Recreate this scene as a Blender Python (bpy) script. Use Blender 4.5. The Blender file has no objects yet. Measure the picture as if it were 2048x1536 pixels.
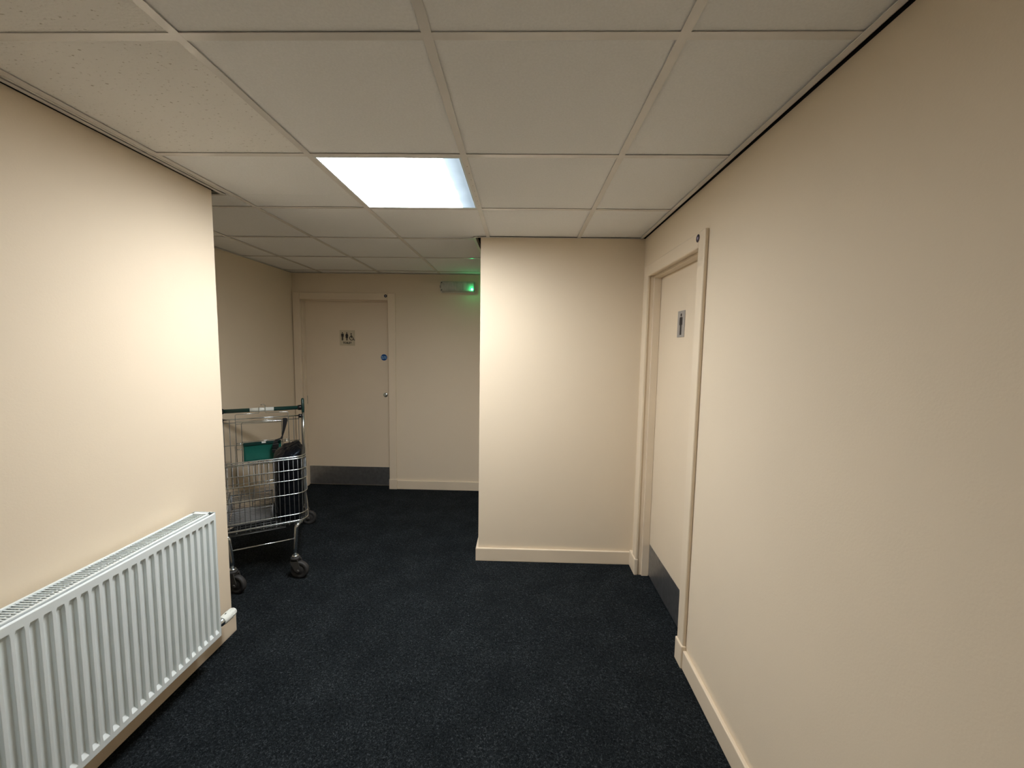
import bpy, bmesh, math, random
from mathutils import Vector, Matrix, Euler, noise
random.seed(4)
C = bpy.context.scene.collection
SC = bpy.context.scene

# ------------------------------------------------------------------ camera
H = 1.506
cam_d = bpy.data.cameras.new('camera'); cam = bpy.data.objects.new('camera', cam_d); C.objects.link(cam)
cam_d.sensor_width = 36.0; cam_d.sensor_fit = 'HORIZONTAL'; cam_d.lens = 813.85/2048*36.0; cam_d.clip_start = 0.02
pt, yw, rl = -0.0886, -0.0223, 0.0153
fwd = Vector((math.sin(yw)*math.cos(pt), math.cos(yw)*math.cos(pt), math.sin(pt)))
rgt0 = Vector((math.cos(yw), -math.sin(yw), 0)); up0 = rgt0.cross(fwd)
rgt = rgt0*math.cos(rl)+up0*math.sin(rl); up = up0*math.cos(rl)-rgt0*math.sin(rl)
cam.matrix_world = Matrix(((rgt.x, up.x, -fwd.x, 0), (rgt.y, up.y, -fwd.y, 0), (rgt.z, up.z, -fwd.z, H), (0, 0, 0, 1)))
SC.camera = cam

# ------------------------------------------------------------------ world / exposure
w = bpy.data.worlds.new('world'); SC.world = w; w.use_nodes = True
w.node_tree.nodes['Background'].inputs[0].default_value = (1, .9, .8, 1)
w.node_tree.nodes['Background'].inputs[1].default_value = 0.0
vs = SC.view_settings
vs.view_transform = 'Standard'; vs.look = 'None'; vs.gamma = 1; vs.use_curve_mapping = False; vs.exposure = 0.0
PANEL = 53.5        # lit ceiling panel in view
PANEL_BACK = 16.0    # the corridor's next ceiling panel, behind the camera

# ------------------------------------------------------------------ materials
def mat(name, col, rough=.6, metal=0., noise_s=0, noise_a=0., bump=0., bump_s=60, spec=.5, coat=0.):
    m = bpy.data.materials.new(name); m.use_nodes = True
    nt = m.node_tree; b = nt.nodes['Principled BSDF']
    b.inputs['Base Color'].default_value = (*col, 1); b.inputs['Roughness'].default_value = rough
    b.inputs['Metallic'].default_value = metal; b.inputs['Specular IOR Level'].default_value = spec
    b.inputs['Coat Weight'].default_value = coat
    tc = nt.nodes.new('ShaderNodeTexCoord')
    if noise_a:
        n = nt.nodes.new('ShaderNodeTexNoise'); n.inputs['Scale'].default_value = noise_s; n.inputs['Detail'].default_value = 4
        nt.links.new(tc.outputs['Object'], n.inputs['Vector'])
        r = nt.nodes.new('ShaderNodeValToRGB')
        r.color_ramp.elements[0].position = .3; r.color_ramp.elements[1].position = .7
        r.color_ramp.elements[0].color = (*[c*(1-noise_a) for c in col], 1)
        r.color_ramp.elements[1].color = (*[min(1, c*(1+noise_a)) for c in col], 1)
        nt.links.new(n.outputs['Fac'], r.inputs['Fac']); nt.links.new(r.outputs['Color'], b.inputs['Base Color'])
    if bump:
        n2 = nt.nodes.new('ShaderNodeTexNoise'); n2.inputs['Scale'].default_value = bump_s; n2.inputs['Detail'].default_value = 3
        nt.links.new(tc.outputs['Object'], n2.inputs['Vector'])
        bp = nt.nodes.new('ShaderNodeBump'); bp.inputs['Strength'].default_value = bump; bp.inputs['Distance'].default_value = .002
        nt.links.new(n2.outputs['Fac'], bp.inputs['Height']); nt.links.new(bp.outputs['Normal'], b.inputs['Normal'])
    return m

WALLC = (.80, .685, .525)
M = {}
M['wall'] = mat('wall_paint', WALLC, .75, noise_s=1.4, noise_a=.02, bump=.12, bump_s=180, spec=.3)
M['gloss'] = mat('satin_trim_paint', (.80, .68, .52), .38, noise_s=3, noise_a=.03, bump=.06, bump_s=25)
M['door'] = mat('door_paint', (.79, .67, .51), .5, noise_s=2, noise_a=.025, bump=.05, bump_s=40)
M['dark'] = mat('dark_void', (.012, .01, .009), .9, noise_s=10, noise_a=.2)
M['tile'] = mat('tile_smooth', (.89, .89, .88), .9, noise_s=160, noise_a=.03, bump=.15, bump_s=260, spec=.2)
M['rail'] = mat('white_enamelled_rail', (.80, .77, .73), .23, noise_s=8, noise_a=.03)
M['white'] = mat('white_enamel', (.77, .83, .83), .38, noise_s=5, noise_a=.02)
M['whiteplastic'] = mat('white_plastic', (.82, .85, .80), .35, noise_s=30, noise_a=.02)
M['chrome'] = mat('chrome', (.68, .74, .77), .22, 1., noise_s=40, noise_a=.08)
M['zinc'] = mat('dull_zinc_wire', (.19, .20, .205), .5, .85, noise_s=60, noise_a=.12)
M['steel'] = mat('brushed_steel', (.36, .37, .39), .36, .9, noise_s=30, noise_a=.12)
M['rubber'] = mat('grey_rubber', (.035, .034, .033), .6, noise_s=25, noise_a=.2)
M['fork'] = mat('caster_fork_plastic', (.055, .052, .047), .45, noise_s=25, noise_a=.15)
M['blackplastic'] = mat('black_plastic', (.012, .013, .014), .35, noise_s=20, noise_a=.2)
M['green'] = mat('dark_green_plastic', (.006, .042, .036), .3, noise_s=14, noise_a=.15)
M['greenpanel'] = mat('teal_green_plastic', (.008, .125, .095), .42, noise_s=7, noise_a=.22)
M['strap'] = mat('black_webbing', (.006, .006, .007), .8, noise_s=90, noise_a=.4)
M['bag'] = mat('black_glossy_bag', (.004, .0045, .006), .33, noise_s=9, noise_a=.4, bump=.9, bump_s=42, spec=.16)
M['bag'].node_tree.nodes['Principled BSDF'].inputs['Specular Tint'].default_value = (.62, .8, 1, 1)
for n_ in M['bag'].node_tree.nodes:
    if n_.type == 'BUMP': n_.inputs['Distance'].default_value = .007
M['crate_rim'] = mat('pale_grey_crate_rim', (.42, .43, .43), .4, noise_s=12, noise_a=.1)
M['crate'] = mat('grey_crate_plastic', (.19, .195, .20), .5, noise_s=12, noise_a=.12)
M['black'] = mat('black_print', (.012, .010, .012), .5, noise_s=40, noise_a=.1)
M['signmetal'] = mat('brushed_silver_sign', (.40, .39, .38), .4, .35, noise_s=30, noise_a=.06)
M['signcream'] = mat('cream_sign', (.60, .52, .37), .4, noise_s=20, noise_a=.04)
M['blue'] = mat('blue_sticker', (.006, .085, .30), .35, noise_s=20, noise_a=.05)
M['lightblue'] = mat('pale_sticker_print', (.35, .6, .8), .5, noise_s=20, noise_a=.05)
M['purple'] = mat('dark_violet_sticker', (.018, .008, .03), .35, noise_s=20, noise_a=.1)
M['lilac'] = mat('pale_lilac_print', (.45, .42, .6), .5, noise_s=20, noise_a=.05)
M['brass'] = mat('worn_screw_metal', (.3, .26, .2), .4, .8, noise_s=50, noise_a=.1)

def fissured():
    m = bpy.data.materials.new('tile_fissured'); m.use_nodes = True; nt = m.node_tree; b = nt.nodes['Principled BSDF']
    b.inputs['Roughness'].default_value = .9; b.inputs['Specular IOR Level'].default_value = .2
    tc = nt.nodes.new('ShaderNodeTexCoord'); mp = nt.nodes.new('ShaderNodeMapping'); mp.inputs['Scale'].default_value = (1, 1.8, 1)
    nt.links.new(tc.outputs['Object'], mp.inputs['Vector'])
    n = nt.nodes.new('ShaderNodeTexNoise'); n.inputs['Scale'].default_value = 75; n.inputs['Detail'].default_value = 3
    nt.links.new(mp.outputs['Vector'], n.inputs['Vector'])
    r = nt.nodes.new('ShaderNodeValToRGB'); e = r.color_ramp.elements
    e[0].position = .27; e[0].color = (.52, .48, .42, 1); e[1].position = .36; e[1].color = (.90, .88, .84, 1)
    nt.links.new(n.outputs['Fac'], r.inputs['Fac']); nt.links.new(r.outputs['Color'], b.inputs['Base Color'])
    bp = nt.nodes.new('ShaderNodeBump'); bp.inputs['Strength'].default_value = .7; bp.inputs['Distance'].default_value = .002
    nt.links.new(n.outputs['Fac'], bp.inputs['Height']); nt.links.new(bp.outputs['Normal'], b.inputs['Normal'])
    return m
M['tile_fis'] = fissured()

def carpet():
    m = bpy.data.materials.new('black_fleck_carpet'); m.use_nodes = True; nt = m.node_tree; b = nt.nodes['Principled BSDF']
    b.inputs['Roughness'].default_value = .95; b.inputs['Specular IOR Level'].default_value = .05
    tc = nt.nodes.new('ShaderNodeTexCoord')
    n = nt.nodes.new('ShaderNodeTexNoise'); n.inputs['Scale'].default_value = 130; n.inputs['Detail'].default_value = 5; n.inputs['Roughness'].default_value = .7
    n.inputs['Distortion'].default_value = 1.2
    nt.links.new(tc.outputs['Object'], n.inputs['Vector'])
    n3 = nt.nodes.new('ShaderNodeTexNoise'); n3.inputs['Scale'].default_value = 5; n3.inputs['Detail'].default_value = 3
    nt.links.new(tc.outputs['Object'], n3.inputs['Vector'])
    ad = nt.nodes.new('ShaderNodeMath'); ad.operation = 'MULTIPLY_ADD'; ad.inputs[1].default_value = .12; 
    nt.links.new(n3.outputs['Fac'], ad.inputs[0]); nt.links.new(n.outputs['Fac'], ad.inputs[2])
    r = nt.nodes.new('ShaderNodeValToRGB'); e = r.color_ramp.elements
    e[0].position = .42; e[0].color = (.0035, .0045, .0055, 1); e[1].position = .80; e[1].color = (.085, .098, .108, 1)
    x = e.new(.60); x.color = (.0145, .0178, .020, 1)
    nt.links.new(ad.outputs[0], r.inputs['Fac']); nt.links.new(r.outputs['Color'], b.inputs['Base Color'])
    bp = nt.nodes.new('ShaderNodeBump'); bp.inputs['Strength'].default_value = .9; bp.inputs['Distance'].default_value = .004
    nt.links.new(n.outputs['Fac'], bp.inputs['Height']); nt.links.new(bp.outputs['Normal'], b.inputs['Normal'])
    return m
M['carpet'] = carpet()

def panel_mat(name, strength, edge=True):
    m = bpy.data.materials.new(name); m.use_nodes = True; nt = m.node_tree
    for n in list(nt.nodes): nt.nodes.remove(n)
    out = nt.nodes.new('ShaderNodeOutputMaterial'); em = nt.nodes.new('ShaderNodeEmission'); nt.links.new(em.outputs[0], out.inputs[0])
    tc = nt.nodes.new('ShaderNodeTexCoord'); sp = nt.nodes.new('ShaderNodeSeparateXYZ'); nt.links.new(tc.outputs['Generated'], sp.inputs[0])
    # tubes stop short of one end: the diffuser is weaker there
    n = nt.nodes.new('ShaderNodeTexNoise'); n.inputs['Scale'].default_value = 4; nt.links.new(tc.outputs['Generated'], n.inputs['Vector'])
    a = nt.nodes.new('ShaderNodeMath'); a.operation = 'MULTIPLY_ADD'; a.inputs[1].default_value = .05; nt.links.new(n.outputs['Fac'], a.inputs[0]); nt.links.new(sp.outputs[0], a.inputs[2])
    r = nt.nodes.new('ShaderNodeValToRGB'); e = r.color_ramp.elements
    e[0].position = .84; e[0].color = (1, 1, 1, 1); e[1].position = 1.0; e[1].color = (.0185, .0185, .0185, 1)
    x = e.new(.915); x.color = (.034, .034, .034, 1)
    tr = nt.nodes.new('ShaderNodeValToRGB'); tr.color_ramp.elements[0].position = .84; tr.color_ramp.elements[0].color = (.97, .985, 1, 1); tr.color_ramp.elements[1].position = .93; tr.color_ramp.elements[1].color = (.72, .88, 1, 1)
    nt.links.new(a.outputs[0], tr.inputs['Fac']); nt.links.new(tr.outputs['Color'], em.inputs['Color'])
    nt.links.new(a.outputs[0], r.inputs['Fac'])
    mu = nt.nodes.new('ShaderNodeMath'); mu.operation = 'MULTIPLY'; mu.inputs[1].default_value = strength
    nt.links.new(r.outputs['Color'], mu.inputs[0])
    # a prismatic diffuser throws less light sideways than straight down
    ge = nt.nodes.new('ShaderNodeNewGeometry'); dt = nt.nodes.new('ShaderNodeVectorMath'); dt.operation = 'DOT_PRODUCT'
    nt.links.new(ge.outputs['Incoming'], dt.inputs[0]); nt.links.new(ge.outputs['Normal'], dt.inputs[1])
    ab = nt.nodes.new('ShaderNodeMath'); ab.operation = 'ABSOLUTE'; nt.links.new(dt.outputs['Value'], ab.inputs[0])
    pw = nt.nodes.new('ShaderNodeMath'); pw.operation = 'POWER'; pw.inputs[1].default_value = .4; nt.links.new(ab.outputs[0], pw.inputs[0])
    m2 = nt.nodes.new('ShaderNodeMath'); m2.operation = 'MULTIPLY'; nt.links.new(mu.outputs[0], m2.inputs[0]); nt.links.new(pw.outputs[0], m2.inputs[1])
    nt.links.new(m2.outputs[0], em.inputs['Strength'])
    em.inputs['Color'].default_value = (.97, .985, 1, 1)
    return m
M['panel'] = panel_mat('lit_prismatic_diffuser', PANEL)
M['panel_back'] = panel_mat('lit_prismatic_diffuser_rear', PANEL_BACK)

def emis(name, col, s):
    m = bpy.data.materials.new(name); m.use_nodes = True; b = m.node_tree.nodes['Principled BSDF']
    b.inputs['Base Color'].default_value = (*col, 1); b.inputs['Emission Color'].default_value = (*col, 1); b.inputs['Emission Strength'].default_value = s
    return m
M['led'] = emis('green_led', (.12, 1, .42), 14)
M['bulkhead'] = mat('clear_ribbed_diffuser', (.46, .45, .41), .28, noise_s=20, noise_a=.12)

# ------------------------------------------------------------------ mesh helpers
def box(bm, x0, x1, y0, y1, z0, z1):
    v = [bm.verts.new(p) for p in ((x0,y0,z0),(x1,y0,z0),(x1,y1,z0),(x0,y1,z0),(x0,y0,z1),(x1,y0,z1),(x1,y1,z1),(x0,y1,z1))]
    for f in ((3,2,1,0),(4,5,6,7),(0,1,5,4),(1,2,6,5),(2,3,7,6),(3,0,4,7)): bm.faces.new([v[i] for i in f])
    return v
def tube(bm, pts, r, seg=8, closed=False, cap=True):
    pts = [Vector(p) for p in pts]; n = len(pts); rings = []; prev = None
    for i, p in enumerate(pts):
        if closed: t = (pts[(i+1) % n]-pts[i-1]).normalized()
        else: t = ((pts[min(i+1, n-1)]-p).normalized()+(p-pts[max(i-1, 0)]).normalized()).normalized()
        if prev is None:
            a = Vector((0, 0, 1)) if abs(t.z) < .9 else Vector((1, 0, 0)); u = t.cross(a).normalized()
        else: u = (prev-t*prev.dot(t)).normalized()
        prev = u; v = t.cross(u); rr = r[i] if isinstance(r, (list, tuple)) else r
        rings.append([bm.verts.new(p+u*math.cos(k*2*math.pi/seg)*rr+v*math.sin(k*2*math.pi/seg)*rr) for k in range(seg)])
    for i in range(n if closed else n-1):
        a, b = rings[i], rings[(i+1) % n]
        for k in range(seg): 
            f = bm.faces.new((a[k], a[(k+1) % seg], b[(k+1) % seg], b[k])); f.smooth = True
    if cap and not closed: bm.faces.new(rings[0][::-1]); bm.faces.new(rings[-1])
def lathe(bm, prof, origin, axis, seg=20, smooth=True):
    """prof: list of (radius, distance along axis)"""
    ax = Vector(axis).normalized(); a = Vector((0, 0, 1)) if abs(ax.z) < .9 else Vector((1, 0, 0))
    u = ax.cross(a).normalized(); v = ax.cross(u); o = Vector(origin); R = []
    for r, d in prof:
        R.append([bm.verts.new(o+ax*d+(u*math.cos(k*2*math.pi/seg)+v*math.sin(k*2*math.pi/seg))*max(r, 1e-5)) for k in range(seg)])
    for i in range(len(R)-1):
        for k in range(seg):
            f = bm.faces.new((R[i][k], R[i][(k+1) % seg], R[i+1][(k+1) % seg], R[i+1][k])); f.smooth = smooth
    bm.faces.new(R[0][::-1]); bm.faces.new(R[-1])
def arc(c, r, a0, a1, n):
    return [(c[0]+r*math.cos(math.radians(a0+(a1-a0)*i/n)), c[1]+r*math.sin(math.radians(a0+(a1-a0)*i/n))) for i in range(n+1)]
def obj(name, bm, m, parent=None, bevel=0, label=None, loc=None):
    bmesh.ops.recalc_face_normals(bm, faces=bm.faces)
    me = bpy.data.meshes.new(name); bm.to_mesh(me); bm.free(); me.materials.append(m)
    o = bpy.data.objects.new(name, me); C.objects.link(o)
    if parent: o.parent = parent
    if loc: o.location = loc
    if label: o['label'] = label
    if bevel:
        b = o.modifiers.new('bevel', 'BEVEL'); b.width = bevel; b.segments = 2; b.limit_method = 'ANGLE'
    return o
def boxo(name, b, m, parent=None, bevel=0, label=None):
    bm = bmesh.new()
    for q in (b if isinstance(b[0], (tuple, list)) else [b]): box(bm, *q)
    return obj(name, bm, m, parent, bevel, label)
def same(o, parent, loc=None):
    c = o.copy(); C.objects.link(c); c.parent = parent
    if loc: c.location = loc
    return c
def struct(o, label=None):
    o['kind'] = 'structure'
    if label: o['label'] = label
    return o
def thing(name, label, cat, loc=(0,0,0), rz=0, group=None):
    o = bpy.data.objects.new(name, None); C.objects.link(o); o.location = loc; o.rotation_euler = (0, 0, rz); o.empty_display_size = .1
    o['label'] = label; o['category'] = cat
    if group: o['group'] = group
    return o
def group_empty(name, label=None, loc=(0,0,0)):
    o = bpy.data.objects.new(name, None); C.objects.link(o); o.location = loc; o.empty_display_size = .1; o['kind'] = 'structure'
    if label: o['label'] = label
    return o

# ------------------------------------------------------------------ room shell
XR, XL, YC, YF, XC, YL, XFL = .802, -1.491, 2.770, 4.173, -.284, 1.980, -2.357
CZ = 2.235; WT = CZ-.001; TOP = 2.40; YB = -2.6
floor = struct(boxo('floor', (-2.5, 1.9, YB-.12, 4.35, -.08, 0), M['carpet']), 'black flecked contract carpet')
DY0, DY1, DZ = 1.886, 2.637, 1.976        # opening in right wall
struct(boxo('wall_right', [(XR, XR+.12, YB, DY0, 0, WT), (XR, XR+.12, DY1, YC, 0, WT), (XR, XR+.12, DY0, DY1, DZ, WT)], M['wall']), 'long beige wall with a door in it')
struct(boxo('wall_column', (XC, XR+.12, YC, YF, 0, WT), M['wall'], bevel=.003), 'beige wall block jutting out in the middle')
struct(boxo('wall_left', (XFL-.1, XL, YB, YL, 0, WT), M['wall'], bevel=.003), 'beige wall behind the radiator')
struct(boxo('gap_shade', [(XR+.006, XR+.12, YB, YC, WT, CZ+.10), (XC+.006, XR+.006, YC+.006, YF, WT, CZ+.10), (XFL-.1, XL-.006, YB, YL-.006, WT, CZ+.10)], M['dark']), 'near-black blocks painting in the shade of the ceiling edge gap')  # blocks added above the walls, coloured near-black for the shade in the edge gap
struct(boxo('wall_alcove', (XFL-.1, XFL, YL, YF, 0, TOP), M['wall']), 'shaded beige side wall behind the trolley')
FX0, FX1, FZ = -2.284, -1.359, 1.976
struct(boxo('wall_far', [(FX1, XC, YF, YF+.12, 0, TOP), (XFL-.1, FX0, YF, YF+.12, 0, TOP), (FX0, FX1, YF, YF+.12, FZ, TOP)], M['wall']), 'shaded beige far wall')
struct(boxo('wall_back', (XL-.1, XR+.12, YB-.12, YB, 0, TOP), M['wall']), 'beige wall closing the corridor')

# baseboards
bh, bt = .094, .017
def skirting(name, b): return struct(boxo(name, b, M['gloss'], bevel=.004))
skirting('baseboard_right', (XR-bt, XR, YB, 1.824, 0, bh))
skirting('baseboard_column', [(XC-bt, XR-.001, YC-bt, YC, 0, bh), (XC-bt, XC, YC, YF-bt, 0, bh)])
skirting('baseboard_far', (-1.288, XC-bt, YF-bt, YF, 0, bh))
skirting('baseboard_left', [(XL, XL+.014, YB, YL+.012, 0, bh), (XFL+bt, XL, YL, YL+.012, 0, bh)])
skirting('baseboard_alcove', (XFL, XFL+bt, YL+.012, YF-.02, 0, bh))

# ------------------------------------------------------------------ ceiling
X0, Y0 = -.2352, .4239
ceil = struct(boxo('ceiling', (XFL-.1, XR+.12, YB, YF+.12, CZ+.10, CZ+.16), M['dark']), 'suspended ceiling of square tiles in an exposed grid')
tile_cache = {}
def region(xa, xb, ya, yb):
    """clip a tile cell to the space below: corridor, or the wider area past the left wall"""
    out = []
    for (rx0, rx1, ry0, ry1) in ((XL+.026, XR-.030, YB+.02, YL+.062), (XFL+.004, XR-.030, YL+.062, YC-.006), (XFL+.004, XC-.05, YC-.006, YF-.006)):
        a, b, c, d = max(xa, rx0), min(xb, rx1), max(ya, ry0), min(yb, ry1)
        if b-a > .012 and d-c > .012: out.append((a, b, c, d))
    return out
LIT = {(-1, 2): 'panel', (-1, -4): 'panel_back'}
lit_cells = []
for i in range(-4, 2):
    for j in range(-6, 8):
        xa, xb, ya, yb = X0+.6*i, X0+.6*(i+1), Y0+.6*j, Y0+.6*(j+1)
        if (i, j) in LIT: lit_cells.append((i, j, xa, xb, ya, yb)); continue
        g = .0095
        bm = bmesh.new(); rs = region(xa+g, xb-g, ya+g, yb-g)
        if not rs: bm.free(); continue
        # tile field sits 5 mm above the rail flange's underside, with a small rebate on its edge
        for k, (a, b, c, d) in enumerate(rs):
            if k and abs(c-rs[k-1][3]) < 1e-6 : c += 0
            box(bm, a, b, c, d, CZ+.0026+random.uniform(0, .0014), CZ+.018)
        fis = (i == -2 and j in (0, 1)) or (i, j) in ((-2, -1), (-2, -2))
        o = obj('ceiling_tile', bm, M['tile_fis'] if fis else M['tile'], ceil)
        if fis: o['label'] = 'ceiling tile with a pitted fissured face'
# rails
def rail(b): return boxo('ceiling_rail', b, M['rail'], ceil)
t = .012
for i in range(-3, 2):
    x = X0+.6*i; y0 = YB if i >= -2 else YL+.06; y1 = YC-.004 if x > XC-.04 else YF-.004
    rail((x-t, x+t, y0, y1, CZ, CZ+.03) if False else [(x-t, x+t, y0, y1, CZ-.0005, CZ+.0012), (x-.0015, x+.0015, y0, y1, CZ, CZ+.035)])
for j in range(-5, 8):
    y = Y0+.6*j
    if y > YF: break
    x0 = XL+.012 if y < YL else XFL+.004; x1 = XR-.014 if y < YC else XC-.04
    rail([(x0, x1, y-t, y+t, CZ-.0003, CZ+.0012), (x0, x1, y-.0015, y+.0015, CZ, CZ+.033)])
# perimeter trims, standing a little off the walls (dark gap)
def trim(name, bs): return struct(boxo(name, bs, M['rail']), 'white enamelled ceiling edge trim')
trim('trim_1', [(XR-.038, XR-.017, YB, YC-.004, CZ-.004, CZ-.002), (XR-.0185, XR-.017, YB, YC-.004, CZ-.004, CZ+.03)])
trim('trim_2', [(XL+.013, XL+.030, YB, YL+.062, CZ-.005, CZ-.003), (XL+.013, XL+.0145, YB, YL+.062, CZ-.005, CZ+.03),
                (XL+.034, XL+.044, YB, YL+.02, CZ-.002, CZ-.0006)])
trim('trim_3', [(XC-.04, XR-.02, YC-.012, YC-.001, CZ-.004, CZ-.002), (XC-.052, XC-.034, YC-.004, YF-.004, CZ-.005, CZ-.003), (XC-.0355, XC-.034, YC-.004, YF-.004, CZ-.005, CZ+.03)])
trim('trim_4', [(XFL+.002, XC-.04, YF-.024, YF-.002, CZ-.004, CZ-.002)])
trim('trim_5', [(XFL+.002, XFL+.02, YL+.046, YF-.02, CZ-.004, CZ-.002), (XFL+.02, XL+.013, YL+.046, YL+.062, CZ-.005, CZ-.003)])

# lit panels
for i, j, xa, xb, ya, yb in lit_cells:
    front = LIT[(i, j)] == 'panel'
    L = thing('ceiling_light', 'square recessed ceiling light with a glowing white diffuser, set in the tile grid' if front else 'second lit ceiling panel further back along the corridor', 'ceiling light', ((xa+xb)/2, (ya+yb)/2, CZ))
    h = .288
    boxo('frame', [(-h, h, -h, -h+.008, -.0005, .05), (-h, h, h-.008, h, -.0005, .05), (-h, -h+.008, -h+.008, h-.008, -.0005, .05), (h-.008, h, -h+.008, h-.008, -.0005, .05), (-h, h, -h, h, .05, .055)], M['white'], L)
    boxo('diffuser', (-h+.008, h-.008, -h+.008, h-.008, .001, .004), M[LIT[(i, j)]], L)
# rivet marks on the rail beside the light
bm = bmesh.new()
for k in range(8):
    lathe(bm, [(.0022, 0), (.0022, .0008)], (X0+.002, Y0+1.2+.09+.065*k, CZ-.0012), (0, 0, 1), 8)
obj('rail_screws', bm, M['brass'], ceil)['kind'] = 'stuff'

# ------------------------------------------------------------------ text helper
def text_bm(body, size, align='CENTER', ext=.0004):
    cu = bpy.data.curves.new('t', 'FONT'); cu.body = body; cu.size = size; cu.align_x = align; cu.align_y = 'CENTER'; cu.extrude = ext; cu.offset = size*.035; cu.resolution_u = 3
    o = bpy.data.objects.new('t', cu); C.objects.link(o)
    dg = bpy.context.evaluated_depsgraph_get(); me = bpy.data.meshes.new_from_object(o.evaluated_get(dg))
    bm = bmesh.new(); bm.from_mesh(me); bpy.data.objects.remove(o); bpy.data.curves.remove(cu); bpy.data.meshes.remove(me)
    return bm
def poly(bm, pts, y0, y1):
    """flat outline in the x-z plane, extruded in y"""
    a = [bm.verts.new((p[0], y0, p[1])) for p in pts]; b = [bm.verts.new((p[0], y1, p[1])) for p in pts]; n = len(pts)
    bm.faces.new(a); bm.faces.new(b[::-1])
    for i in range(n): bm.faces.new((a[i], b[i], b[(i+1) % n], a[(i+1) % n]))
def figure(bm, cx, cz, h, y0, y1, woman=False):
    u = h/10.
    poly(bm, arc((cx, cz+4.3*u), .72*u, 0, 345, 14), y0, y1)
    if not woman:
        poly(bm, [(cx+a*u, cz+b*u) for a, b in ((-1.35,3.3),(1.35,3.3),(1.65,3.0),(1.65,-.4),(1.15,-.4),(1.1,2.2),(.95,2.2),(.95,-5),(.12,-5),(.12,-.3),(-.12,-.3),(-.12,-5),(-.95,-5),(-.95,2.2),(-1.1,2.2),(-1.15,-.4),(-1.65,-.4),(-1.65,3.0))], y0, y1)
    else:
        poly(bm, [(cx+a*u, cz+b*u) for a, b in ((-1.1,3.3),(1.1,3.3),(1.9,.2),(1.45,0),(.95,2),(1.6,-1.9),(.85,-1.9),(.85,-5),(.15,-5),(.15,-1.9),(-.15,-1.9),(-.15,-5),(-.85,-5),(-.85,-1.9),(-1.6,-1.9),(-.95,2),(-1.45,0),(-1.9,.2))], y0, y1)

# ------------------------------------------------------------------ right door (door_1)
d1 = group_empty('door_1', 'beige door in the right wall with a steel kick plate')
a0, a1, az = 1.896, 2.626, 1.966     # architrave inner edges
ax = XR-.018
boxo('architrave', (ax, XR, 1.827, a0, 0, az+.071), M['gloss'], d1, .0055)
boxo('architrave', (ax, XR, a1, 2.696, 0, az+.071), M['gloss'], d1, .0055)
boxo('architrave', (ax, XR, a0, a1, az, az+.071), M['gloss'], d1, .0055)
boxo('plinth_block', (ax-.007, XR, 1.823, a0+.004, 0, .113), M['gloss'], d1, .0055)
boxo('plinth_block', (ax-.007, XR, a1-.003, YC-bt-.001, 0, .113), M['gloss'], d1, .0055)
boxo('door_lining', [(XR, XR+.12, DY0, a0-.006, 0, az+.005), (XR, XR+.12, a1+.006, DY1, 0, az+.005), (XR, XR+.12, DY0, DY1, az+.005, DZ)], M['gloss'], d1)
xs, xl = XR+.024, XR+.068
boxo('door_stop', [(xs, xl, a0-.006, a0+.008, 0, az+.005), (xs, xl, a1-.008, a1+.006, 0, az+.005), (xs, xl, a0+.008, a1-.008, az-.009, az+.005)], M['gloss'], d1, .0015)
leaf = boxo('door_leaf', (xl+.001, xl+.045, a0-.003, a1+.003, .008, az+.002), M['door'], d1, .002)
kp = boxo('kick_plate', (xl-.0008, xl+.0012, a0+.010, a1-.014, .012, .224), M['steel'], leaf, .0006, 'brushed steel kick plate')
bm = bmesh.new()
for yy in (2.08, 2.24, 2.42, 2.56):
    for zz in (.215, .022): lathe(bm, [(.004, 0), (.003, .0015)], (xl-.0006, yy, zz), (-1, 0, 0), 8)
obj('screw', bm, M['zinc'], leaf)
struct(boxo('wall_door_backing', (XR+.15, XR+.17, DY0-.1, DY1+.1, 0, TOP), M['dark']))
# gents plate on the right door
s = thing('toilet_sign', 'tall narrow silver plate with a black standing man on the right door', 'sign', (xl+.0006, 2.268, 1.650), -math.pi/2)
boxo('plate', (-.049, .049, -.0022, 0, -.072, .072), M['signmetal'], s, .001)
bm = bmesh.new(); figure(bm, 0, -.001, .116, -.0030, -.0022); obj('pictogram', bm, M['black'], s)
# dark violet disc on head architrave
def disc_sticker(label, loc, rz, r, inner, body, hole=False):
    s = thing('round_sticker', label, 'sticker', loc, rz)
    bm = bmesh.new(); lathe(bm, [(r, 0), (r, .001), (r*.96, .0014)], (0, 0, 0), (0, -1, 0), 28, False); obj('disc', bm, M['purple'] if 'violet' in label else M['black'], s)
    if hole:
        bm = bmesh.new(); lathe(bm, [(r*.36, 0), (r*.36, .0004)], (0, -.0014, 0), (0, -1, 0), 20, False); obj('centre_dot', bm, inner, s)
    else:
        bm = text_bm(body, r*1.0); bmesh.ops.rotate(bm, verts=bm.verts, cent=(0,0,0), matrix=Matrix.Rotation(math.pi/2, 3, 'X')); bmesh.ops.translate(bm, verts=bm.verts, vec=(0, -.0018, 0)); obj('lettering', bm, inner, s)
    return s
disc_sticker('small dark violet disc with a pale centre mark on the right door frame', (ax-.0001, 1.899, 2.009), -math.pi/2, .0175, M['lilac'], '', True)

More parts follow.
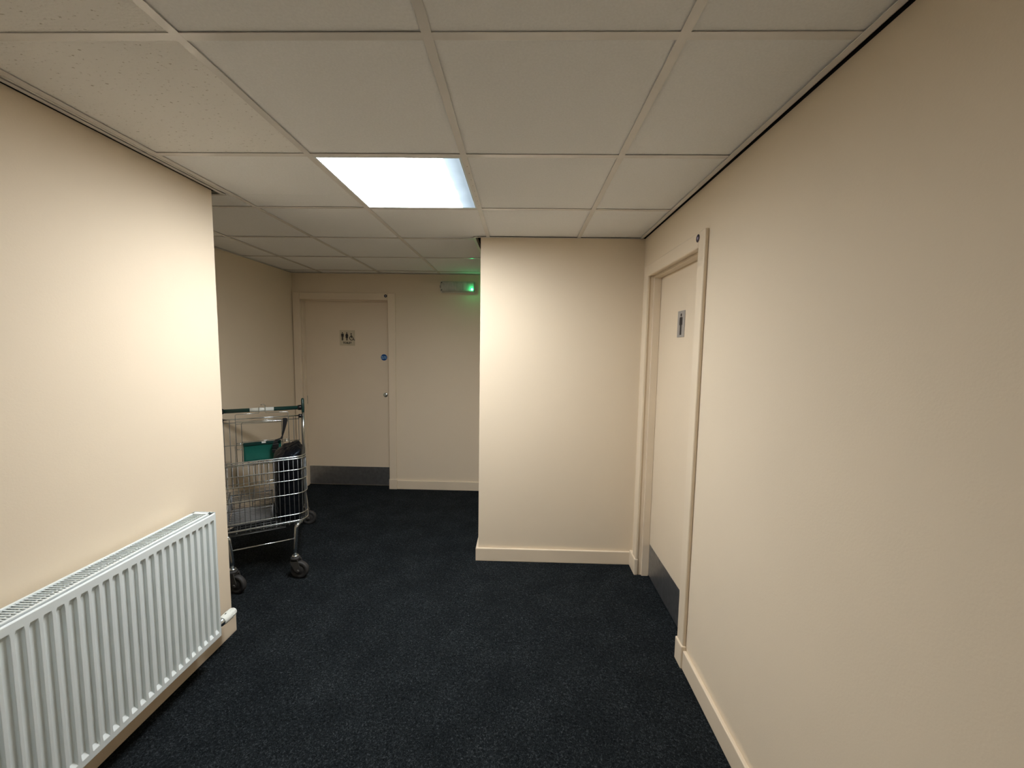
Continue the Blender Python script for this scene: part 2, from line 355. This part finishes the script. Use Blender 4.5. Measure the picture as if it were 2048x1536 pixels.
# ------------------------------------------------------------------ far door (door_2)
d2 = group_empty('door_2', 'shaded beige door in the far wall with a steel kick plate')
f0, f1, fz = -2.274, -1.369, 1.967
ay = YF-.018
boxo('architrave', (-2.349, f0, ay, YF, 0, fz+.073), M['gloss'], d2, .005)
boxo('architrave', (f1, -1.292, ay, YF, 0, fz+.073), M['gloss'], d2, .005)
boxo('architrave', (f0, f1, ay, YF, fz, fz+.073), M['gloss'], d2, .005)
boxo('plinth_block', (f1-.003, -1.287, ay-.007, YF, 0, .108), M['gloss'], d2, .005)
boxo('door_lining', [(FX0, f0-.005, YF, YF+.12, 0, fz+.004), (f1+.005, FX1, YF, YF+.12, 0, fz+.004), (FX0, FX1, YF, YF+.12, fz+.004, FZ)], M['gloss'], d2)
ys, yl = YF+.022, YF+.066
boxo('door_stop', [(f0-.005, f0+.010, ys, yl, 0, fz+.004), (f1-.010, f1+.005, ys, yl, 0, fz+.004), (f0+.010, f1-.010, ys, yl, fz-.010, fz+.004)], M['gloss'], d2, .0015)
leaf2 = boxo('door_leaf', (f0-.002, f1+.002, yl+.001, yl+.045, .008, fz+.001), M['door'], d2, .002)
boxo('kick_plate', (f0+.014, f1-.012, yl-.0008, yl+.0012, .012, .210), M['steel'], leaf2, .0006, 'brushed steel kick plate')
boxo('hinge', [(f0+.002, f0+.012, yl-.004, yl-.0005, .88, .97)], M['zinc'], d2, .001)
lk = bmesh.new(); lathe(lk, [(.024, 0), (.024, .003), (.021, .006), (.012, .007), (.011, .0075)], (-1.428, yl, .990), (0, -1, 0), 24)
lock = obj('lock_escutcheon', lk, M['chrome'], leaf2, 0, 'round chrome lock escutcheon')
boxo('thumb_turn', (-1.433, -1.424, yl-.024, yl-.0075, .974, 1.002), M['chrome'], lock, .002)
struct(boxo('wall_far_backing', (FX0-.1, FX1+.1, YF+.15, YF+.17, 0, TOP), M['dark']))
# toilet plate
s = thing('toilet_sign', 'square cream plate with man, woman and wheelchair pictograms on the far door', 'sign', (-1.824, yl+.0006, 1.583))
boxo('plate', (-.080, .080, -.0024, 0, -.080, .080), M['signcream'], s, .001)
bm = bmesh.new(); figure(bm, -.050, .016, .084, -.0034, -.0024); obj('man_pictogram', bm, M['black'], s)
bm = bmesh.new(); figure(bm, -.004, .016, .084, -.0034, -.0024, True); obj('woman_pictogram', bm, M['black'], s)
bm = bmesh.new()
poly(bm, arc((.042, .044), .0065, 0, 345, 14), -.0034, -.0024)
ring_o = arc((.045, -.002), .0235, 60, 330, 22); ring_i = arc((.045, -.002), .0165, 330, 60, 22)
poly(bm, ring_o+ring_i, -.0034, -.0024)
poly(bm, [(.037, .036), (.045, .036), (.047, .018), (.060, .018), (.060, .012), (.048, .012), (.049, .006), (.064, .006), (.074, -.020), (.081, -.017), (.083, -.022), (.070, -.026), (.060, 0), (.041, 0)][:14], -.0034, -.0024)
obj('wheelchair_pictogram', bm, M['black'], s)
bm = text_bm('TOILET', .028); bmesh.ops.rotate(bm, verts=bm.verts, cent=(0,0,0), matrix=Matrix.Rotation(math.pi/2, 3, 'X')); bmesh.ops.translate(bm, verts=bm.verts, vec=(0, -.0030, -.052)); obj('lettering', bm, M['black'], s)
# fire door sticker
s = thing('fire_door_sticker', 'round blue fire door sticker with pale lettering on the far door', 'sticker', (-1.440, yl+.0006, 1.386))
bm = bmesh.new(); lathe(bm, [(.033, 0), (.033, .0012)], (0, 0, 0), (0, -1, 0), 32, False); obj('disc', bm, M['blue'], s)
bm = bmesh.new()
for k, (tx, sz) in enumerate((('Fire door', .0135), ('keep shut', .0135))):
    b2 = text_bm(tx, sz); bmesh.ops.rotate(b2, verts=b2.verts, cent=(0,0,0), matrix=Matrix.Rotation(math.pi/2, 3, 'X'))
    bmesh.ops.translate(b2, verts=b2.verts, vec=(0, -.0016, .007-.0145*k)); me = bpy.data.meshes.new('x'); b2.to_mesh(me); b2.free(); bm.from_mesh(me); bpy.data.meshes.remove(me)
obj('lettering', bm, M['lightblue'], s)
disc_sticker('small black disc with pale centre on the far door frame', (-1.388, ay-.0001, 2.010), 0, .0155, M['lilac'], '', True)

# ------------------------------------------------------------------ emergency light
E_ = thing('emergency_light', 'grey bulkhead emergency light with a glowing green indicator high on the far wall', 'light', (-.650, YF, 2.107))
boxo('back_box', (-.176, .172, -.03, 0, -.056, .056), M['whiteplastic'], E_, .006)
bm = bmesh.new()
prof = [(-.03, -.054), (-.05, -.052), (-.064, -.044), (-.068, -.030), (-.068, .030), (-.064, .044), (-.05, .052), (-.03, .054)]
va = []
for x in [-.172, -.166]+[-.160+.008*k for k in range(41)]+[.162, .168]:
    e = 1 if -.165 < x < .165 else .9
    rb = .0012 if (int(round((x+.16)/.008)) % 2 and abs(x) < .15) else 0
    va.append([bm.verts.new((x, p[0]*e-rb*(1 if p[0] < -.06 else 0), p[1]*e)) for p in prof])
for i in range(len(va)-1):
    for k in range(len(prof)-1): bm.faces.new((va[i][k], va[i][k+1], va[i+1][k+1], va[i+1][k]))
bm.faces.new(va[0]); bm.faces.new(va[-1][::-1])
obj('diffuser', bm, M['bulkhead'], E_)
for z in (-.036, .036): 
    bm = bmesh.new(); lathe(bm, [(.006, 0), (.005, .002)], (-.158, -.068, z), (0, -1, 0), 10); obj('screw', bm, M['rubber'], E_)
boxo('end_clip', (-.180, -.170, -.045, -.015, -.012, .012), M['rubber'], E_, .002)
bm = bmesh.new(); lathe(bm, [(.009, 0), (.009, .006), (.007, .010), (.003, .012)], (.146, -.067, -.029), (0, -1, 0), 16); obj('indicator', bm, M['led'], E_, 0, 'glowing green indicator lamp')
pl = bpy.data.lights.new('indicator_lamp', 'POINT'); pl.energy = .15; pl.color = (.02, 1, .28); pl.shadow_soft_size = .006
po = bpy.data.objects.new('indicator_lamp', pl); C.objects.link(po); po.parent = E_; po.location = (.146, -.092, -.029)

# ------------------------------------------------------------------ radiator
RX = XL+.122; RB = XL+.020; RY1 = 1.748; PITCH = .0333; NF = 36; RY0 = RY1-.012-.004-NF*PITCH; RZ0, RZ1 = .153, .745
rad = thing('radiator', 'white ribbed panel radiator with a grille top on the left wall', 'radiator', (RB, (RY0+RY1)/2, 0))
def rp(x, y, z): return (x-RB, y-(RY0+RY1)/2, z)
bm = bmesh.new()
ys_, kinds = [RY0], [0]
y = RY0+.006
prof_y = []   # (y, depth)
prof_y.append((RY0, .012)); prof_y.append((RY0+.002, .002)); prof_y.append((RY0+.004, 0))
for k in range(NF):
    b = RY0+.008+k*PITCH
    prof_y += [(b+.0050, 0), (b+.0100, -1), (b+.0262, -1), (b+.0285, 0)]
prof_y += [(RY1-.004, 0), (RY1-.002, .002), (RY1, .012)]
zs = [(RZ0, 'e'), (RZ0+.004, 'f'), (RZ0+.026, 'f'), (RZ0+.040, 'r'), (RZ1-.044, 'r'), (RZ1-.030, 'f'), (RZ1-.005, 'f'), (RZ1, 'e')]
DEP = .0098
grid = []
for z, kz in zs:
    row = []
    for yy, d in prof_y:
        dd = DEP if (d == -1 and kz == 'r') else (0 if d == -1 else d)
        if kz == 'e': dd += .004
        row.append(bm.verts.new(rp(RX-dd, yy, z)))
    grid.append(row)
for a in range(len(zs)-1):
    for b in range(len(prof_y)-1): bm.faces.new((grid[a][b], grid[a][b+1], grid[a+1][b+1], grid[a+1][b]))
o = obj('front_panel', bm, M['white'], rad)
for p in o.data.polygons: p.use_smooth = False
sm = o.modifiers.new('bevel', 'BEVEL'); sm.width = .0010; sm.segments = 2; sm.limit_method = 'ANGLE'; sm.angle_limit = .3
def rbox(b): return (b[0]-RB, b[1]-RB, b[2]-(RY0+RY1)/2, b[3]-(RY0+RY1)/2, b[4], b[5])
boxo('rear_panel', rbox((RB, RB+.010, RY0+.004, RY1-.004, RZ0, RZ1-.006)), M['white'], rad, .002)
boxo('side_panel', rbox((RB+.002, RX-.002, RY1-.001, RY1+.0015, RZ0+.002, RZ1+.002)), M['white'], rad, .001)
boxo('side_panel', rbox((RB+.002, RX-.012, RY0-.0015, RY0+.003, RZ0+.002, RZ1+.002)), M['white'], rad, .001)
bm = bmesh.new()
for yk in range(int((RY1-RY0)/.03)):
    yy = RY0+.02+yk*.03
    tube(bm, [rp(RB+.012, yy, .45), rp(RX-.02, yy+.006, .45)], .002, 4)
box(bm, *rbox((RB+.04, RB+.046, RY0+.01, RY1-.01, RZ0+.03, RZ1-.06)))
conv = obj('convector_fins', bm, M['white'], rad)
gr = boxo('grille_frame', [rbox((RB+.004, RB+.013, RY0+.004, RY1-.004, RZ1-.006, RZ1+.001)), rbox((RX-.026, RX-.016, RY0+.004, RY1-.004, RZ1-.006, RZ1+.001)),
        rbox((RB+.0505, RB+.0535, RY0+.004, RY1-.004, RZ1-.010, RZ1-.004)), rbox((RB+.004, RX-.016, RY1-.020, RY1-.003, RZ1-.006, RZ1+.001))], M['white'], rad, .001)
ns = int((RY1-.024-RY0)/.0105)
bm = bmesh.new(); vv = box(bm, .010, RX-.022-RB, -.0028, .0028, -.0008, .0008)
bmesh.ops.rotate(bm, verts=bm.verts, cent=(0,0,0), matrix=Matrix.Rotation(math.radians(-18), 3, 'X'))
sl = obj('grille_slat', bm, M['white'], gr, 0, None, (0, RY0+.012-(RY0+RY1)/2, RZ1-.004))
for k in range(1, ns): same(sl, gr, (0, RY0+.012+.0105*k-(RY0+RY1)/2, RZ1-.004))
# thin mark on front top edge
# valve
vx, vz = RX-.045, .178
bm = bmesh.new(); lathe(bm, [(.008, 0), (.008, .018), (.012, .018), (.012, .034), (.017, .036), (.017, .050), (.0195, .052), (.0195, .060)], rp(vx, RY1, vz), (0, 1, 0), 20)
tube(bm, [rp(vx, RY1+.030, vz), rp(XL+.001, RY1+.030, vz)], .0075, 10)
vb = obj('valve', bm, M['chrome'], rad)
bm = bmesh.new(); lathe(bm, [(.0195, 0), (.0215, .004), (.0225, .02), (.0225, .045), (.021, .066), (.018, .080), (.012, .086), (.0, .087)], rp(vx, RY1+.060, vz), (0, 1, 0), 28)
for k in range(10):
    a = k*math.pi/5
    tube(bm, [rp(vx+.0215*math.cos(a), RY1+.060+.048, vz+.0215*math.sin(a)), rp(vx+.0195*math.cos(a), RY1+.060+.074, vz+.0195*math.sin(a))], .0022, 6)
vh = obj('valve_head', bm, M['whiteplastic'], vb, 0, 'white plastic thermostatic valve head')
boxo('pointer_mark', rbox((vx-.002, vx+.003, RY1+.060+.022, RY1+.060+.031, vz+.0222, vz+.0232)), M['rubber'], rad)

# ------------------------------------------------------------------ shopping trolley
T = thing('shopping_trolley', 'wire shopping trolley with a dark green handle, parked in the alcove', 'trolley', (-1.575, 2.39, 0), math.radians(32))
ZB = .383
def hw(t): return .247+.028*min(max(t/.86, 0), 1)     # half width along the depth
def zt(z, t):                                          # side lines climb slightly towards the handle
    k = (z-ZB)/(.79-ZB); return z+(.13*k*k)*max(t-.06, 0)/.8
def hoop(z, r=.0035, rc=.075, t1=.86, out=0.):
    w_ = hw(0)+out
    p = [(-(hw(t1)+out), t1)]+[(-(hw(q)+out), q) for q in (.6, .35, .15)]
    p += [(-(w_)+rc-rc*math.cos(a), rc-rc*math.sin(a)-out) for a in [math.radians(x) for x in range(0, 91, 10)]]
    p += [((w_)-rc+rc*math.sin(a), rc-rc*math.cos(a)-out) for a in [math.radians(x) for x in range(0, 91, 10)]]
    p += [((hw(q)+out), q) for q in (.15, .35, .6)]+[((hw(t1)+out), t1)]
    return [(s_, t_, zt(z, t_)) for s_, t_ in p]
bm = bmesh.new(); tube(bm, hoop(.786), .0045, 8); tube(bm, hoop(.799, out=-.001), .0038, 8)
basket = obj('basket', bm, M['chrome'], T)
for z in (.716, .651, .561, .427, .383):
    bm = bmesh.new(); tube(bm, hoop(z, out=.003), .0036 if z > .39 else .0048, 8); obj('hoop_wire', bm, M['chrome'], basket)
# uprights follow the hoop outline
path = hoop(.4, out=-.002); L = [0]
for a, b in zip(path, path[1:]): L.append(L[-1]+math.hypot(b[0]-a[0], b[1]-a[1]))
def at(l):
    for k in range(len(L)-1):
        if l <= L[k+1]:
            f = (l-L[k])/(L[k+1]-L[k]); return tuple(path[k][q]+(path[k+1][q]-path[k][q])*f for q in (0, 1))
    return path[-1][:2]
n_up = int(L[-1]/.0262)
for k in range(n_up+1):
    s_, t_ = at(L[-1]/2+(k-n_up/2)*L[-1]/n_up*.999)
    bm = bmesh.new(); tube(bm, [(s_, t_, zt(.795, t_)), (s_, t_, .366), (s_*.97, t_+(.01 if t_ < .1 else 0), .356)], .0019, 6); obj('upright_wire', bm, M['zinc'], basket)
# basket floor
for k in range(24):
    tt = .02+k*.036; bm = bmesh.new(); tube(bm, [(-hw(tt)+.01+(.05 if k < 1 else 0), tt, .366), (hw(tt)-.01-(.05 if k < 1 else 0), tt, .366)], .0019, 5); obj('floor_wire', bm, M['zinc'], basket)
for k in range(7):
    ss = -.21+k*.07; bm = bmesh.new(); tube(bm, [(ss, .008, .361), (ss*1.1, .86, .361)], .003, 5); obj('floor_wire', bm, M['zinc'], basket)
for z in (.351, .359):
    bm = bmesh.new(); tube(bm, [(-.235, .05, z), (-.20, .01, z), (.12, .006, z)], .0026, 6); obj('floor_wire', bm, M['zinc'], basket)
# rear gate
bm = bmesh.new(); tube(bm, [(-.262, .85, .930), (.262, .85, .930)], .0048, 8); gate = obj('rear_gate', bm, M['chrome'], T)
for z in (.903, .728, .56, .42):
    bm = bmesh.new(); tube(bm, [(-.258, .853, z), (.258, .853, z)], .0032, 6); obj('gate_wire', bm, M['chrome'], gate)
for sx in (-.252, -.215, .215, .252, -.185, -.14, -.1, -.06, -.02, .02, .06, .1, .14, .185):
    top = .930 if abs(sx) > .2 else .72
    bm = bmesh.new(); tube(bm, [(sx, .857, .40), (sx, .857, top)], .0022, 5); obj('gate_wire', bm, M['zinc'], gate)
for sx in (-1, 1):
    bm = bmesh.new(); lathe(bm, [(.014, 0), (.016, .004), (.016, .022), (.012, .028)], (sx*.252, .85, .926), (sx, 0, 0), 14); obj('pivot_block', bm, M['blackplastic'], gate)
# handle
bm = bmesh.new(); tube(bm, [(-.275, .88, .991), (.275, .88, .991)], .0155, 16); hd = obj('handle', bm, M['green'], T, 0, 'dark green tubular push handle')
bm = bmesh.new(); tube(bm, [(-.082, .88, .991), (.080, .88, .991)], .0163, 20); obj('label_sleeve', bm, M['whiteplastic'], hd, 0, 'plain white sleeve round the middle of the handle')
for sx in (-1, 1):
    bm = bmesh.new(); lathe(bm, [(.017, 0), (.021, .006), (.022, .024), (.019, .030)], (sx*.248, .88, .991), (sx, 0, 0), 16); obj('handle_collar', bm, M['blackplastic'], hd)
    bm = bmesh.new(); tube(bm, [(sx*.287, .900, 1.062), (sx*.287, .893, 1.050), (sx*.287, .882, .99), (sx*.287, .874, .945)], [.009, .0115, .0125, .010], 12); obj('handle_bracket', bm, M['green'], hd, 0, 'green upright grip at the handle end')
# wire hook over the handle and the child seat frame
bm = bmesh.new()
tube(bm, [(-.175, .83, .60), (-.175, .83, .962), (-.168, .83, .970), (-.025, .835, .970), (-.022, .845, .975), (-.020, .862, 1.01), (-.020, .88, 1.012)], .0026, 7)
tube(bm, [(.178, .83, .60), (.178, .83, .962), (.171, .83, .970), (.028, .835, .970), (.022, .845, .976), (.022, .858, 1.008), (.020, .868, 1.024), (.008, .88, 1.034), (-.008, .89, 1.026)], .0030, 8)
seat = obj('child_seat_frame', bm, M['chrome'], T)
bm = bmesh.new()
tube(bm, [(-.137, .80, .545), (-.137, .81, .900), (-.130, .81, .907), (.122, .81, .907), (.129, .81, .900), (.129, .80, .545)], .0028, 7)
obj('seat_wire', bm, M['chrome'], seat)
for z in (.917, .895): 
    bm = bmesh.new(); tube(bm, [(-.175, .825, z), (.178, .825, z)], .0024, 6); obj('seat_wire', bm, M['chrome'], seat)
for z in (.748, .736, .700):
    for a, b in ((-.175, -.137), (.129, .178)):
        bm = bmesh.new(); tube(bm, [(a, .825, z), (b, .812, z)], .003, 6); obj('seat_wire', bm, M['chrome'], seat)
bm = bmesh.new(); tube(bm, [(-.137, .808, .757), (.129, .808, .757)], .0028, 6); obj('seat_wire', bm, M['chrome'], seat)
bm = bmesh.new()
nx, nz = 14, 8; vg = []
for a in range(nx+1):
    row = []
    for b in range(nz+1):
        u, v = a/nx, b/nz; row.append(bm.verts.new((-.130+.252*u, .806+.012*math.sin(v*math.pi)-.006*math.sin(u*math.pi)*math.sin(v*math.pi), .598+.152*v)))
    vg.append(row)
for a in range(nx):
    for b in range(nz): f = bm.faces.new((vg[a][b], vg[a+1][b], vg[a+1][b+1], vg[a][b+1])); f.smooth = True
sp = obj('seat_flap', bm, M['greenpanel'], T, 0, 'teal green plastic child seat flap')
so = sp.modifiers.new('solid', 'SOLIDIFY'); so.thickness = .004
boxo('flap_top_edge', (-.130, .122, .797, .806, .728, .752), M['green'], sp, .002)
boxo('flap_clip', (-.010, .018, .790, .798, .740, .752), M['whiteplastic'], sp, .001)
# strap
bm = bmesh.new()
def ribbon(pts, th=.002):
    a = []
    for (s_, t_, z_, w_) in pts: a.append([bm.verts.new((s_-w_, t_, z_)), bm.verts.new((s_+w_, t_, z_)), bm.verts.new((s_+w_, t_+th, z_)), bm.verts.new((s_-w_, t_+th, z_))])
    for i in range(len(a)-1):
        for k in range(4): bm.faces.new((a[i][k], a[i][(k+1) % 4], a[i+1][(k+1) % 4], a[i+1][k]))
    bm.faces.new(a[0]); bm.faces.new(a[-1][::-1])
ribbon([(.150, .79, .926, .012), (.155, .78, .915, .017), (.150, .775, .88, .014), (.141, .77, .83, .009), (.132, .77, .79, .005), (.122, .765, .768, .010)])
ribbon([(.128, .762, .775, .012), (.105, .757, .768, .016), (.086, .755, .758, .014), (.082, .755, .74, .012), (.080, .752, .70, .012), (.078, .75, .665, .013)], .003)
stp = obj('safety_strap', bm, M['strap'], T, 0, 'black webbing strap hanging from the seat frame')
boxo('buckle', [(.062, .104, .738, .750, .700, .738), (.068, .098, .736, .749, .742, .752), (.058, .090, .738, .750, .668, .694)], M['blackplastic'], stp, .003)
# chassis
for sx in (-1, 1):
    bm = bmesh.new()
    tube(bm, [(sx*.168, .012, .150), (sx*.168, .012, .20), (sx*.174, .011, .27), (sx*.180, .010, .335), (sx*.183, .011, .346), (sx*.190, .018, .353), (sx*.208, .042, .359), (sx*.228, .07, .366)], .0125, 12)
    tube(bm, [(sx*.228, .07, .366), (sx*.25, .15, .350), (sx*.266, .45, .28), (sx*.28, .80, .19), (sx*.284, .86, .17), (sx*.284, .88, .14)], .0115, 10)
    tube(bm, [(sx*.279, .83, .178), (sx*.279, .85, .40), (sx*.284, .868, .75), (sx*.287, .874, .95)], .0105, 10)
    obj('chassis_tube', bm, M['chrome'], T)
bm = bmesh.new(); tube(bm, [(-.168, .012, .262), (.168, .012, .262)], .0048, 8); obj('cross_bar', bm, M['chrome'], T)
def caster(s_, t_, ang, R=.056, mw=M['rubber']):
    """swivel caster: collar, fork, wheel; ang = rolling direction in trolley axes"""
    d = Vector((math.cos(ang), math.sin(ang), 0)); n = Vector((-d.y, d.x, 0)); st = Vector((s_, t_, 0)); c = st+d*.026+Vector((0, 0, R))
    bm = bmesh.new(); lathe(bm, [(.014, .0), (.027, .002), (.028, .012), (.024, .018), (.014, .020)], st+Vector((0, 0, .124)), (0, 0, 1), 22)
    cs = obj('caster', bm, M['rubber'], T)
    bm = bmesh.new(); lathe(bm, [(.0135, 0), (.020, 0), (.021, .004), (.014, .010)], st+Vector((0, 0, .145)), (0, 0, 1), 20); obj('collar', bm, M['chrome'], cs)
    bm = bmesh.new()
    for q in (-1, 1):
        o_ = st+n*q*.0195; pr = [(-.022, .126), (.024, .126), (.040, .070), (.036, .048), (.020, .044), (.006, .054), (-.020, .100)]
        a = [bm.verts.new(o_+d*x+Vector((0, 0, z))) for x, z in pr]; b = [bm.verts.new(o_+n*q*.004+d*x+Vector((0, 0, z))) for x, z in pr]
        bm.faces.new(a); bm.faces.new(b[::-1])
        for i in range(len(pr)): bm.faces.new((a[i], b[i], b[(i+1) % len(pr)], a[(i+1) % len(pr)]))
        lathe(bm, [(.009, 0), (.009, .005), (.006, .008)], c+n*q*.022, n*q, 12)
    a = [st+d*x+n*y+Vector((0, 0, z)) for z in (.119, .127) for x, y in ((-.022, -.0235), (.024, -.0235), (.024, .0235), (-.022, .0235))]
    v = [bm.verts.new(p) for p in a]
    for f in ((3,2,1,0),(4,5,6,7),(0,1,5,4),(1,2,6,5),(2,3,7,6),(3,0,4,7)): bm.faces.new([v[i] for i in f])
    obj('fork', bm, M['fork'], cs)
    bm = bmesh.new(); lathe(bm, [(.012, -.015), (.028, -.012), (.032, -.010), (.038, -.014), (R-.006, -.0155), (R-.001, -.011), (R, -.004), (R, .004), (R-.001, .011), (R-.006, .0155), (.038, .014), (.032, .010), (.028, .012), (.012, .015)], c, n, 36); obj('wheel', bm, mw, cs)
a_front = math.radians(-32)   # rolls along the corridor's width
caster(.168, .012, a_front); caster(-.168, .012, a_front-.12)
caster(.284, .868, math.radians(-20)); caster(-.284, .868, math.radians(120))

# ------------------------------------------------------------------ things in the trolley
def tw(s_, t_): 
    a = math.radians(32); return (-1.575+s_*math.cos(a)-t_*math.sin(a), 2.39+s_*math.sin(a)+t_*math.cos(a))
bx, by = tw(.150, .175)
bm = bmesh.new(); NU, NV = 44, 34; rows = []
for j in range(NV+1):
    v = j/NV; z = .372+.0+(.425)*min(v/.8, 1)
    row = []
    for i in range(NU):
        a = 2*math.pi*i/NU; ca, sa = math.cos(a), math.sin(a); p = 3.6
        rr = (abs(ca)**p+abs(sa)**p)**(-1/p); X_, Y_ = .083*rr*ca, .130*rr*sa
        if v <= .8:
            g = 1+.03*math.sin(v*9+a*3)-.10*max(0, (.12-v)/.12)
            X_ *= g; Y_ *= g; zz = z
            zz += (.028*(X_/.08)+.012*(Y_/.13))*(v/.8)
        else:
            q = (v-.8)/.2; sh = (1-q**1.6); X_ *= sh; Y_ *= sh
            zz = z+.035*math.sin(q*math.pi/2)+(.028*(X_/.08)+.012*(Y_/.13))
        nz_ = noise.noise(Vector((X_*26, Y_*26, zz*14)))
        k = .016*(1 if v > .76 else .45*v+.1)
        n2 = noise.noise(Vector((X_*60+5, Y_*60, zz*40)))
        X_ += nz_*k*.5; Y_ += nz_*k*.5; zz += (nz_*k+n2*.010)*(1 if v > .76 else 0)
        row.append(bm.verts.new((X_, Y_, zz)))
    rows.append(row)
for j in range(NV):
    for i in range(NU): f = bm.faces.new((rows[j][i], rows[j][(i+1) % NU], rows[j+1][(i+1) % NU], rows[j+1][i])); f.smooth = True
bm.faces.new(rows[0][::-1]); bm.faces.new(rows[-1])
bag = obj('black_bag', bm, M['bag'], None); bag.location = (bx, by, 0); bag.rotation_euler = (0, 0, math.radians(32))
bag['label'] = 'tall glossy black bag with a crumpled top standing in the trolley'; bag['category'] = 'bag'
# crate
cx_, cy_ = tw(-.070, .27)
cr = thing('grey_crate', 'shallow grey slatted crate lying in the trolley beside the black bag', 'crate', (cx_, cy_, .369), math.radians(32))
W2, D2, HH = .124, .16, .100
boxo('crate_base', (-W2+.01, W2-.01, -D2+.01, D2-.01, 0, .004), M['crate'], cr)
bm = bmesh.new(); tube(bm, [(-W2, -D2, HH), (W2, -D2, HH), (W2, D2, HH), (-W2, D2, HH)], .0045, 8, True); obj('rim', bm, M['crate_rim'], cr)
k = 0
while .008+k*.0105 < HH-.008:
    z = .008+k*.0105; bm = bmesh.new(); tube(bm, [(-W2+.002, -D2+.002, z), (W2-.002, -D2+.002, z), (W2-.002, D2-.002, z), (-W2+.002, D2-.002, z)], .0022, 6, True); obj('crate_slat', bm, M['crate'], cr); k += 1
for (px, py) in ((-W2+.004, -D2+.004), (W2-.004, -D2+.004), (W2-.004, D2-.004), (-W2+.004, D2-.004)):
    bm = bmesh.new(); tube(bm, [(px, py, 0), (px, py, HH)], .005, 8); obj('corner_post', bm, M['crate'], cr)
